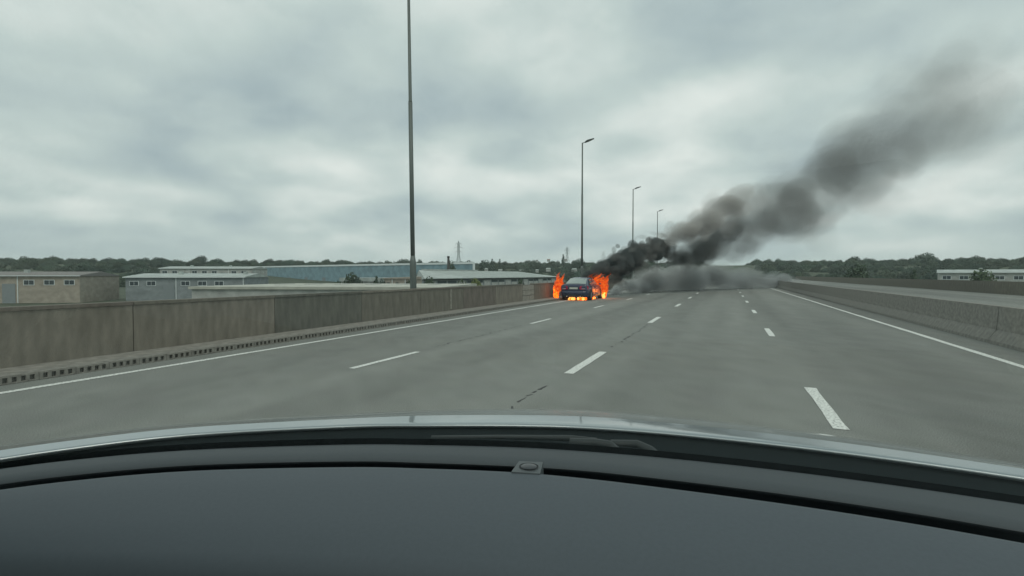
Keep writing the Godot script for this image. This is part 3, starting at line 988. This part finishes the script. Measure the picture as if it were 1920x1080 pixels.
func prism(front: Vector3, length: float, back: Vector3, from: float, to: float) -> ArrayMesh:
	var st := st_new()
	var a := front + Vector3.UP * from
	var b := a + Vector3(length, 0, 0)
	var h := Vector3.UP * (to - from)
	hexa(st, [a, b, b + back, a + back, a + h, b + h, b + back + h, a + back + h])
	return done(st)

func building(called: String, label: String, a: Vector3, b: Vector3) -> Node3D:
	var o := thing(called, label, "building")
	o.transform = wall_frame(a, b)
	return o

func make_buildings() -> void:
	# blue clad warehouse: front from its left end to the pale corner at the right
	var A := p(646.0, -8, 478.4)
	var B := p(182.5, -8, 357.1)
	var o := building("blue_warehouse", "huge blue-grey clad warehouse with a white roof edge", A, B)
	var L := A.distance_to(B)
	var H := 19.7
	var back: Vector3 = o.basis.inverse() * Vector3(-0.52, 0, -0.85) * 80.0
	mi("wall", prism(Vector3(0, 0, 0), L, back, 0, H - 1.6), M.blue_cladding, o)
	mi("roof_fascia", prism(Vector3(-0.5, 0, 0.5), L + 1.0, back, H - 1.6, H), M.white_trim, o)
	mi("corner_trim", box_mesh(Vector3(L - 1.6, 0, 0.02), Vector3(L + 0.45, H - 1.61, 0.48)), M.white_trim, o)
	var st := st_new()
	for k in int(L / 2.0):
		box(st, Vector3(k * 2.0 + 0.2, 0.2, 0.02), Vector3(k * 2.0 + 0.75, H - 1.62, 0.14))
	tag(mi("cladding_ribs", done(st), M.blue_cladding, o), "", "", "", "stuff")
	mi("plinth", box_mesh(Vector3(0.05, 0, 0.15), Vector3(L - 1.7, 2.2, 0.3)), M.grey_wall, o)
	for k in 13:
		mi("loading_door", box_mesh(Vector3(30 + k * 34.0, 2.2, 0.16), Vector3(36 + k * 34.0, 6.8, 0.26)), M.door_shutter, o)

	# long shed parallel to the road, pale pitched roof, both ends hipped
	o = building("long_shed", "long low shed with a pale grey pitched roof behind the parapet", p(126, -8, 196), p(126, -8, 392))
	L = 196.0
	var e0 := 7.7
	var e1 := 11.8
	st = st_new()
	hexa(st, [Vector3(0, 0, 0), Vector3(L, 0, 0), Vector3(L, 0, -30), Vector3(42, 0, -30), Vector3(0, 7.0, 0), Vector3(L, 7.0, 0), Vector3(L, 7.0, -30), Vector3(42, 7.0, -30)])
	mi("wall", done(st), M.grey_wall, o)
	st = st_new()
	hexa(st, [Vector3(-1, e0, 1.2), Vector3(L + 1, e0, 1.2), Vector3(L - 20, e1, -26), Vector3(36, e1, -26), Vector3(-1, e0 + 0.3, 1.2), Vector3(L + 1, e0 + 0.3, 1.2), Vector3(L - 20, e1 + 0.3, -26), Vector3(36, e1 + 0.3, -26)])
	hexa(st, [Vector3(36, e1, -26), Vector3(L - 20, e1, -26), Vector3(L + 1, e0, -34), Vector3(44, e0, -34), Vector3(36, e1 + 0.3, -26), Vector3(L - 20, e1 + 0.3, -26), Vector3(L + 1, e0 + 0.3, -34), Vector3(44, e0 + 0.3, -34)])
	quad(st, Vector3(-1, e0 - 0.6, 1.0), Vector3(-1, e0 + 0.28, 1.2), Vector3(36, e1 + 0.28, -26), Vector3(44, e0 - 0.6, -33.6), Vector3(-1, 0.8, 0))
	quad(st, Vector3(L + 1, e0 + 0.15, 1.2), Vector3(L - 20, e1 + 0.15, -26), Vector3(L + 1, e0 + 0.15, -34), Vector3(L + 1, e0 + 0.15, -10), Vector3(1, 0.5, 0))
	var roof := mi("roof", done(st), M.pale_roof, o)
	st = st_new()
	for k in range(7, int((L - 22) / 6.0)):
		hexa(st, [Vector3(k * 6.0, e0 + 0.31, 1.2), Vector3(k * 6.0 + 0.2, e0 + 0.31, 1.2), Vector3(k * 6.0 + 0.2, e1 + 0.3, -26), Vector3(k * 6.0, e1 + 0.3, -26), Vector3(k * 6.0, e0 + 0.42, 1.2), Vector3(k * 6.0 + 0.2, e0 + 0.42, 1.2), Vector3(k * 6.0 + 0.2, e1 + 0.42, -26), Vector3(k * 6.0, e1 + 0.42, -26)])
	tag(mi("roof_seams", done(st), M.pale_roof, roof), "", "", "", "stuff")
	mi("ridge_vent", box_mesh(Vector3(40, e1 + 0.25, -27), Vector3(104, e1 + 0.95, -25)), M.pale_roof, roof)
	mi("eaves_shade_strip", box_mesh(Vector3(-1, 7.0, 0.02), Vector3(L + 1, 7.65, 0.9)), M.eaves_shade_dark, o)  # dark strip standing in for the shade beneath the eaves
	for k in 19:
		mi("bay_panel", box_mesh(Vector3(2.0 + k * 10.0, 0.5, 0.02), Vector3(10.2 + k * 10.0, 5.2 if k % 3 else 6.6, 0.18)), M.off_white_wall, o)
		if k % 3:
			mi("window_strip", box_mesh(Vector3(2.0 + k * 10.0, 5.3, 0.02), Vector3(10.2 + k * 10.0, 6.7, 0.12)), M.dark_window, o)

	# near flat roof just over the parapet
	o = building("flat_roof_unit", "flat cream roof just above the parapet at the left", p(95.0, -8, 77.0), p(50.2, -8, 90.4))
	L = p(95.0, -8, 77.0).distance_to(p(50.2, -8, 90.4))
	mi("wall", box_mesh(Vector3(0, 0, -20), Vector3(L, 7.0, 14)), M.off_white_wall, o)
	mi("roof", box_mesh(Vector3(-0.4, 7.01, -20.4), Vector3(L + 0.4, 7.5, 14.4)), M.cream_roof, o)
	for k in 6:
		var rl := mi("roof_light", box_mesh(Vector3(4.0 + k * 7.0, 7.5, -12), Vector3(5.5 + k * 7.0, 7.62, -6)), M.off_white_wall, o)

	# sand coloured unit, shallow gable
	o = building("sand_unit", "sand coloured low unit between the blue warehouse and the flat cream roof", p(110.0, -8, 146.0), p(90.0, -8, 139.0))
	L = 21.2
	back = o.basis.inverse() * Vector3(-0.60, 0, -0.80) * 14.0
	mi("wall", prism(Vector3.ZERO, L, back, 0, 8.2), M.sand_wall, o)
	st = st_new()
	var q0 := Vector3(-0.3, 8.2, 0.3)
	var q1 := Vector3(L + 0.3, 8.2, 0.3)
	hexa(st, [q0, q1, q1 + back, q0 + back, q0 + Vector3(0, 0.25, 0), q1 + Vector3(0, 0.85, 0), q1 + back + Vector3(0, 0.85, 0), q0 + back + Vector3(0, 0.25, 0)])
	mi("roof", done(st), M.sand_wall, o)
	for k in 4:
		mi("window", box_mesh(Vector3(2.0 + k * 5.0, 5.4, 0.02), Vector3(3.6 + k * 5.0, 7.0, 0.1)), M.dark_window, o)
	mi("downpipe", box_mesh(Vector3(12.4, 0, 0.02), Vector3(12.6, 8.1, 0.2)), M.white_trim, o)
	mi("downpipe", box_mesh(Vector3(5.0, 0, 0.02), Vector3(5.2, 8.1, 0.2)), M.white_trim, o)

	# white shed, lower
	o = building("white_shed", "low white shed behind small trees below the blue warehouse", p(150.0, -8, 170.0), p(126.5, -8, 166.5))
	L = 23.8
	mi("wall", box_mesh(Vector3(0, 0, -14), Vector3(L, 6.9, 0)), M.off_white_wall, o)
	mi("roof", box_mesh(Vector3(-0.5, 6.9, -14.5), Vector3(L + 0.5, 8.4, 0.5)), M.pale_roof, o)
	for k in 4:
		mi("window", box_mesh(Vector3(2.0 + k * 5.5, 3.6, 0.02), Vector3(5.0 + k * 5.5, 5.6, 0.1)), M.dark_window, o)

	# further sheds to the left, along the wall
	for q in [["grey_shed", "grey shed with a pale roof far to the left above the parapet", 205.0, 118.0, 168.0, 138.0, 8.6, "grey_wall", "pale_roof"], ["brown_shed", "dull sand coloured shed at the far left above the parapet", 236.0, 84.0, 206.0, 104.0, 9.2, "sand_wall", "roof_slate"], ["tall_shed", "tall off-white shed behind the grey one at the left", 330.0, 210.0, 280.0, 236.0, 13.5, "off_white_wall", "pale_roof"], ["right_shed", "pale shed at the right beyond the opposite parapet", -92.0, 300.0, -140.0, 286.0, 10.5, "off_white_wall", "pale_roof"]]:
		var a := p(q[2], -8, q[3])
		var b := p(q[4], -8, q[5])
		o = building(q[0], q[1], a, b)
		L = a.distance_to(b)
		mi("wall", box_mesh(Vector3(0, 0, -24), Vector3(L, q[6], 0)), M[q[7]], o)
		st = st_new()
		hexa(st, [Vector3(-0.5, q[6], 0.6), Vector3(L + 0.5, q[6], 0.6), Vector3(L + 0.5, q[6], -24.6), Vector3(-0.5, q[6], -24.6), Vector3(-0.5, q[6] + 0.3, 0.6), Vector3(L + 0.5, q[6] + 0.3, 0.6), Vector3(L + 0.5, q[6] + 1.6, -12), Vector3(-0.5, q[6] + 1.6, -12)])
		mi("roof", done(st), M[q[8]], o)
		mi("gutter", box_mesh(Vector3(-0.6, q[6] - 0.05, 0.62), Vector3(L + 0.6, q[6] + 0.2, 0.85)), M.white_trim, o)
		for k in int(L / 6.0):
			if k % 4 == 2:
				mi("shutter_door", box_mesh(Vector3(1.2 + k * 6.0, 0.0, 0.02), Vector3(5.0 + k * 6.0, q[6] - 2.6, 0.14)), M.door_shutter, o)
				mi("downpipe", box_mesh(Vector3(5.6 + k * 6.0, 0.0, 0.02), Vector3(5.8 + k * 6.0, q[6] - 0.06, 0.2)), M.white_trim, o)
				mi("roof_vent", box_mesh(Vector3(2.6 + k * 6.0, q[6] + 0.8, -9.0), Vector3(3.8 + k * 6.0, q[6] + 2.3, -7.6)), M.pale_roof, o)
				continue
			var fr := mi("window", box_mesh(Vector3(1.4 + k * 6.0, q[6] - 3.1, 0.02), Vector3(4.6 + k * 6.0, q[6] - 1.3, 0.10)), M.white_trim, o)
			for n in 2:
				mi("pane", box_mesh(Vector3(1.55 + k * 6.0 + n * 1.5, q[6] - 2.95, 0.06), Vector3(2.95 + k * 6.0 + n * 1.5, q[6] - 1.45, 0.115)), M.dark_window, fr)

	# chimney
	o = thing("chimney", "slim dark factory chimney in front of the blue warehouse", "chimney", p(166.2, -8, 288.0))
	st = st_new(true)
	tube(st, Vector3(0, 0, 0), Vector3(0, 20.6, 0), 1.15, 0.72, 14)
	mi("shaft", done(st), M.chimney_brick, o)
	st = st_new(true)
	tube(st, Vector3(0, 20.6, 0), Vector3(0, 21.7, 0), 0.86, 0.88, 14)
	mi("rim", done(st), M.chimney_brick, o)

	# houses on the hill
	var hs := [[269.8, 559.1, 9.6, "white gabled house left of the others on the wooded hill"], [262.4, 583.9, 8.4, "low white house right of the gabled one on the wooded hill"], [260.0, 650.0, 8.6, "small white house halfway along the wooded hill"], [240.4, 658.3, 9.0, "pale house right of the middle of the wooded hill"], [193.9, 569.4, 9.6, "narrow white house near the burning car on the hill edge"], [165.6, 581.4, 9.2, "white house seen just above the smoke by the lamp"], [300.0, 820.0, 27.0, "pale house with brown roof near the top of the hill"], [272.0, 800.0, 27.5, "row-end house with tiled roof on the crest of the hill"], [255.0, 840.0, 28.5, "grey roofed house on the crest left of the tall conifer"]]
	var k0 := 0
	for h in hs:
		var top: float = h[2]
		o = thing("house", h[3], "house", p(h[0], top - 8.0, h[1]), rng.randf_range(-0.5, 0.5), "houses on the wooded hill")
		o.scale = Vector3.ONE * 0.40
		o.position.y = top - 3.2
		var w := 4.5 + (k0 % 3) * 1.6
		mi("wall", box_mesh(Vector3(-w, -3, -3.5), Vector3(w, 5.0, 3.5)), M.off_white_wall, o)
		st = st_new()
		hexa(st, [Vector3(-w - 0.3, 5.0, 3.9), Vector3(w + 0.3, 5.0, 3.9), Vector3(w + 0.3, 5.0, -3.9), Vector3(-w - 0.3, 5.0, -3.9), Vector3(-w - 0.3, 8.0, 0.1), Vector3(w + 0.3, 8.0, 0.1), Vector3(w + 0.3, 8.0, -0.1), Vector3(-w - 0.3, 8.0, -0.1)])
		mi("roof", done(st), M.pale_roof if k0 < 6 else (M.roof_tile if k0 % 2 else M.roof_slate), o)
		for x in [-w * 0.5, w * 0.5]:
			mi("window", box_mesh(Vector3(x - 0.7, 2.6, 3.5), Vector3(x + 0.7, 4.0, 3.56)), M.dark_window, o)
		k0 += 1

	# pylons
	pylon("tall grey lattice pylon above the blue warehouse roof", 339.7, 616.4, 48.0, 4.5)
	pylon("faint distant lattice pylon above the hill by the street lamp", 289.4, 963.3, 56.0, 5.0)

func pylon(label: String, left: float, ahead: float, top: float, half: float) -> void:
	var foot := land_height(left, ahead) - 1.0
	var o := thing("pylon", label, "pylon", p(left, foot, ahead), 0.9)
	var h := top - foot
	var st := st_new()
	var lv := []
	for t in [0.0, 0.16, 0.31, 0.45, 0.57, 0.67, 0.76, 0.84, 0.91, 0.965, 1.0]:
		var w: float = lerpf(half, half * 0.24, clampf(t / 0.6, 0, 1)) if t < 0.95 else half * 0.06
		lv.append([t * h, w])
	for i in lv.size() - 1:
		for s in 4:
			var a0 := Vector3([-1, 1, 1, -1][s] * lv[i][1], lv[i][0], [-1, -1, 1, 1][s] * lv[i][1])
			var s1 := (s + 1) % 4
			var a1 := Vector3([-1, 1, 1, -1][s1] * lv[i][1], lv[i][0], [-1, -1, 1, 1][s1] * lv[i][1])
			var b0 := Vector3([-1, 1, 1, -1][s] * lv[i + 1][1], lv[i + 1][0], [-1, -1, 1, 1][s] * lv[i + 1][1])
			var b1 := Vector3([-1, 1, 1, -1][s1] * lv[i + 1][1], lv[i + 1][0], [-1, -1, 1, 1][s1] * lv[i + 1][1])
			tube(st, a0, b0, 0.20, 0.18, 4, false)
			tube(st, a0, b1, 0.10, 0.10, 4, false)
			tube(st, a1, b0, 0.10, 0.10, 4, false)
			tube(st, a0, a1, 0.10, 0.10, 4, false)
	mi("tower", done(st), M.pylon_steel, o)
	for q in [[0.67, 5.2], [0.80, 6.4], [0.91, 4.6]]:
		st = st_new()
		for s in [-1.0, 1.0]:
			var tip := Vector3(s * q[1], q[0] * h, 0)
			for zz in [-1.0, 1.0]:
				tube(st, Vector3(s * half * 0.24, q[0] * h, zz * half * 0.24), tip, 0.12, 0.1, 4, false)
				tube(st, Vector3(s * half * 0.24, q[0] * h + 1.6, zz * half * 0.24), tip, 0.1, 0.08, 4, false)
			tube(st, tip, tip - Vector3(0, 2.2, 0), 0.12, 0.12, 5)
		mi("cross_arm", done(st), M.pylon_steel, o)

# ------------------------------------------------------------------ the vehicle we look out of
# plan of each edge, measured from the eye: left, ahead, left, ahead ...
var plan := {
	"crest": [1.05, [2.448, 0.787, 2.275, 1.067, 1.997, 1.375, 1.500, 1.721, 1.209, 1.906, 0.875, 2.074, 0.565, 2.178, 0.182, 2.219, -0.255, 2.205, -0.646, 2.151, -1.006, 2.072]],
	"bonnet_mid": [1.085, [2.246, 0.722, 2.093, 0.981, 1.841, 1.268, 1.380, 1.583, 1.107, 1.746, 0.796, 1.885, 0.514, 1.980, 0.165, 2.021, -0.234, 2.018, -0.595, 1.981, -0.933, 1.921]],
	"bonnet_edge": [1.11, [2.093, 0.673, 1.958, 0.918, 1.723, 1.187, 1.289, 1.479, 1.019, 1.607, 0.730, 1.729, 0.470, 1.810, 0.152, 1.858, -0.217, 1.870, -0.555, 1.848, -0.875, 1.803]],
	"dash_front": [1.17, [1.801, 0.579, 1.650, 0.774, 1.412, 0.972, 1.032, 1.184, 0.808, 1.274, 0.571, 1.354, 0.364, 1.403, 0.118, 1.440, -0.169, 1.460, -0.438, 1.458, -0.699, 1.439]],
	"band_end": [1.205, [1.562, 0.502, 1.422, 0.667, 1.210, 0.833, 0.875, 1.004, 0.681, 1.074, 0.480, 1.136, 0.305, 1.177, 0.098, 1.201, -0.141, 1.216, -0.365, 1.214, -0.581, 1.196]],
	"pad_edge": [1.215, [1.507, 0.485, 1.370, 0.642, 1.164, 0.802, 0.842, 0.966, 0.656, 1.035, 0.462, 1.094, 0.292, 1.125, 0.094, 1.143, -0.134, 1.155, -0.346, 1.153, -0.552, 1.136]],
	"pad_low": [1.17, [1.274, 0.410, 1.062, 0.498, 0.846, 0.582, 0.591, 0.678, 0.457, 0.721, 0.320, 0.759, 0.204, 0.785, 0.067, 0.815, -0.098, 0.842, -0.256, 0.851, -0.408, 0.841]],
}

func edge(called: String, up := 0.0, ahead := 0.0, outward := 0.0) -> Array:
	var q: Array = plan[called]
	var c := Curve3D.new()
	var n: int = q[1].size() / 2
	var pts := []
	for i in n:
		pts.append(Vector2(q[1][i * 2], q[1][i * 2 + 1]))
	var row := []
	for i in n - 1:
		for k in 6:
			var t := k / 6.0
			var a: Vector2 = pts[maxi(i - 1, 0)]
			var b: Vector2 = pts[i]
			var d: Vector2 = pts[i + 1]
			var e: Vector2 = pts[mini(i + 2, n - 1)]
			var v := b.cubic_interpolate(d, a, e, t)
			var dir := (v - Vector2(0.3, 0.2)).normalized()
			v += dir * outward
			row.append(p(v.x, q[0] + up, v.y + ahead))
	row.append(p(pts[-1].x, q[0] + up, pts[-1].y + ahead))
	return row

func between(a: String, b: String, t: float, up: float) -> Array:
	var r := edge(a)
	var q := edge(b)
	for i in r.size():
		r[i] = r[i].lerp(q[i], t) + Vector3.UP * up
	return r

func make_own_car() -> void:
	var o := thing("own_car", "dashboard, wipers and silver bonnet of the vehicle the view is from", "car")
	var st := st_new(true)
	sheet(st, [edge("bonnet_edge", -0.010, 0, 0.012), edge("bonnet_edge", -0.008, 0, 0.0), edge("bonnet_edge", 0.0, 0, -0.003), edge("bonnet_edge", 0.005, 0, 0.012), edge("bonnet_mid", -0.006), edge("bonnet_mid", -0.002, 0, 0.07), edge("crest", 0.0, 0, -0.02), edge("crest", -0.012, 0, 0.10), edge("crest", -0.05, 0, 0.28), edge("crest", -0.14, 0, 0.5), edge("crest", -0.36, 0, 0.62)])
	mi("bonnet", done(st), M.bonnet_paint, o)
	st = st_new(true)
	sheet(st, [edge("bonnet_edge", -0.014, 0, 0.02), edge("bonnet_edge", -0.022, 0, -0.005), edge("bonnet_edge", -0.055, 0, -0.06), edge("dash_front", -0.03, 0, 0.10), edge("dash_front", -0.05, 0, 0.02), edge("dash_front", -0.06, 0, -0.02)])
	mi("cowl_panel", done(st), M.cowl_plastic, o)
	st = st_new(true)
	sheet(st, [edge("dash_front", -0.05, 0, 0.012), edge("dash_front", -0.010, 0, 0.006), edge("dash_front", 0.0, 0, -0.005), edge("dash_front", 0.012, 0, -0.06), edge("band_end", 0.004, 0, 0.05), edge("band_end", 0.002, 0, 0.006), edge("band_end", -0.003, 0, 0.0)])
	mi("dashboard_band", done(st), M.dash_band, o)
	st = st_new(true)
	sheet(st, [edge("band_end", -0.0035, 0, 0.0), edge("band_end", -0.010, 0, 0.002), edge("band_end", -0.013, 0, 0.035), edge("band_end", -0.14, 0, 0.035), edge("pad_edge", -0.14, 0, -0.05)])
	mi("demister_slot", done(st), M.dash_band, o)
	st = st_new(true)
	sheet(st, [edge("pad_edge", -0.14, 0, -0.004), edge("pad_edge", -0.010, 0, -0.012), edge("pad_edge", -0.003, 0, -0.017), edge("pad_edge", -0.001, 0, -0.032), between("pad_edge", "pad_low", 0.35, 0.014), between("pad_edge", "pad_low", 0.7, 0.016), between("pad_edge", "pad_low", 0.93, 0.007), edge("pad_low", -0.006, 0, -0.008), edge("pad_low", -0.03, 0, -0.02), edge("pad_low", -0.25, 0, 0.0)])
	mi("dashboard_top", done(st), M.dash_plastic, o)
	# light sensor on a plinth in the slot
	var c := p(0.425, 1.214, 1.102)
	var fw := Vector3(-0.30, 0, -1.0).normalized()
	var rt := Vector3(1.0, 0, -0.30).normalized()
	st = st_new()
	hexa(st, [c - rt * 0.038 - fw * 0.028 - Vector3.UP * 0.03, c + rt * 0.032 - fw * 0.028 - Vector3.UP * 0.03, c + rt * 0.036 + fw * 0.040 - Vector3.UP * 0.03, c - rt * 0.026 + fw * 0.040 - Vector3.UP * 0.03, c - rt * 0.036 - fw * 0.024 + Vector3.UP * 0.003, c + rt * 0.030 - fw * 0.024 + Vector3.UP * 0.001, c + rt * 0.034 + fw * 0.036 + Vector3.UP * 0.006, c - rt * 0.024 + fw * 0.036 + Vector3.UP * 0.006])
	var sen := mi("sensor_plinth", done(st), M.sensor_plastic, o)
	st = st_new(true)
	var rows := []
	for j in 5:
		var t := j / 4.0
		var row := []
		for i in 24:
			var an := TAU * i / 24
			row.append(c + fw * 0.006 + rt * (cos(an) * 0.0205 * cos(t * PI * 0.49) + 0.002) + fw * sin(an) * 0.0185 * cos(t * PI * 0.49) + Vector3.UP * (0.0035 + 0.006 * sin(t * PI * 0.5)))
		rows.append(row)
	sheet(st, rows, true)
	mi("sensor_lens", done(st), M.sensor_lens, sen)
	st = st_new()
	for i in 24:
		var a0 := TAU * i / 24
		var a1 := TAU * (i + 1) / 24
		var f := func(an: float, r: float): return c + fw * 0.006 + rt * (cos(an) * r + 0.002) + fw * sin(an) * r * 0.9 + Vector3.UP * 0.0062
		quad(st, f.call(a0, 0.0195), f.call(a1, 0.0195), f.call(a1, 0.0228), f.call(a0, 0.0228), Vector3.UP)
	mi("sensor_ring", done(st), M.dash_recess, sen)
	# wipers parked in the cowl
	wiper_bar(o, "wiper_blade", [p(0.88, 1.143, 1.41), p(0.68, 1.145, 1.49), p(0.46, 1.143, 1.575), p(0.38, 1.139, 1.60)], [0.003, 0.005, 0.008, 0.006], 0.016, "wiper_plastic")
	wiper_bar(o, "wiper_arm", [p(0.455, 1.142, 1.55), p(0.38, 1.143, 1.565), p(0.33, 1.139, 1.57), p(0.285, 1.122, 1.55)], [0.007, 0.010, 0.011, 0.005], 0.03, "wiper_plastic")
	wiper_bar(o, "wiper_arm", [p(0.335, 1.138, 1.60), p(0.255, 1.141, 1.61), p(0.21, 1.133, 1.59), p(0.15, 1.112, 1.55)], [0.006, 0.009, 0.010, 0.004], 0.03, "wiper_plastic")
	# roof over the cabin, with its cloth lining
	mi("roof", box_mesh(p(2.0, 2.15, -2.6), p(-1.4, 2.19, 0.10)), M.bonnet_paint, o)
	mi("headlining", box_mesh(p(1.98, 2.12, -2.6), p(-1.38, 2.147, 0.09)), M.headlining, o)
	# windscreen
	st = st_new(true)
	rows = []
	for j in 7:
		var t := j / 6.0
		rows.append(edge("dash_front", -0.055 + 1.03 * t, -1.32 * t, 0.04 + 0.10 * sin(t * PI)))
	sheet(st, rows)
	var pane := mi("windscreen", done(st), M.windscreen_glass, o)
	st = st_new(true)
	sheet(st, [edge("dash_front", -0.055, 0, 0.034), edge("dash_front", -0.02, 0, 0.024), edge("dash_front", 0.004, 0, 0.012), edge("dash_front", 0.014, 0, 0.008)])
	mi("black_border", done(st), M.glass_border, pane)

func wiper_bar(o: Node3D, called: String, pts: Array, th: Array, width: float, m: String) -> void:
	var st := st_new(true)
	var rows := []
	for i in pts.size():
		var d: Vector3 = (pts[mini(i + 1, pts.size() - 1)] - pts[maxi(i - 1, 0)]).normalized()
		var s := d.cross(Vector3.UP).normalized() * width * 0.5
		var h: float = th[i]
		rows.append([pts[i] - s - Vector3.UP * h, pts[i] + s - Vector3.UP * h, pts[i] + s * 0.7 + Vector3.UP * h * 0.5, pts[i] + s * 0.2 + Vector3.UP * h, pts[i] - s * 0.6 + Vector3.UP * h])
	sheet(st, rows, true)
	fan(st, rows[0], pts[0] - pts[1])
	fan(st, rows[-1], pts[-1] - pts[-2])
	mi(called, done(st), M[m], o)

func _ready() -> void:
	rng.seed = 20240611
	make_view()
	make_materials()
	make_land()
	make_road()
	make_kerb_and_parapet()
	make_buildings()
	make_trees()
	make_lamps()
	make_car()
	make_fire()
	make_smoke()
	make_own_car()
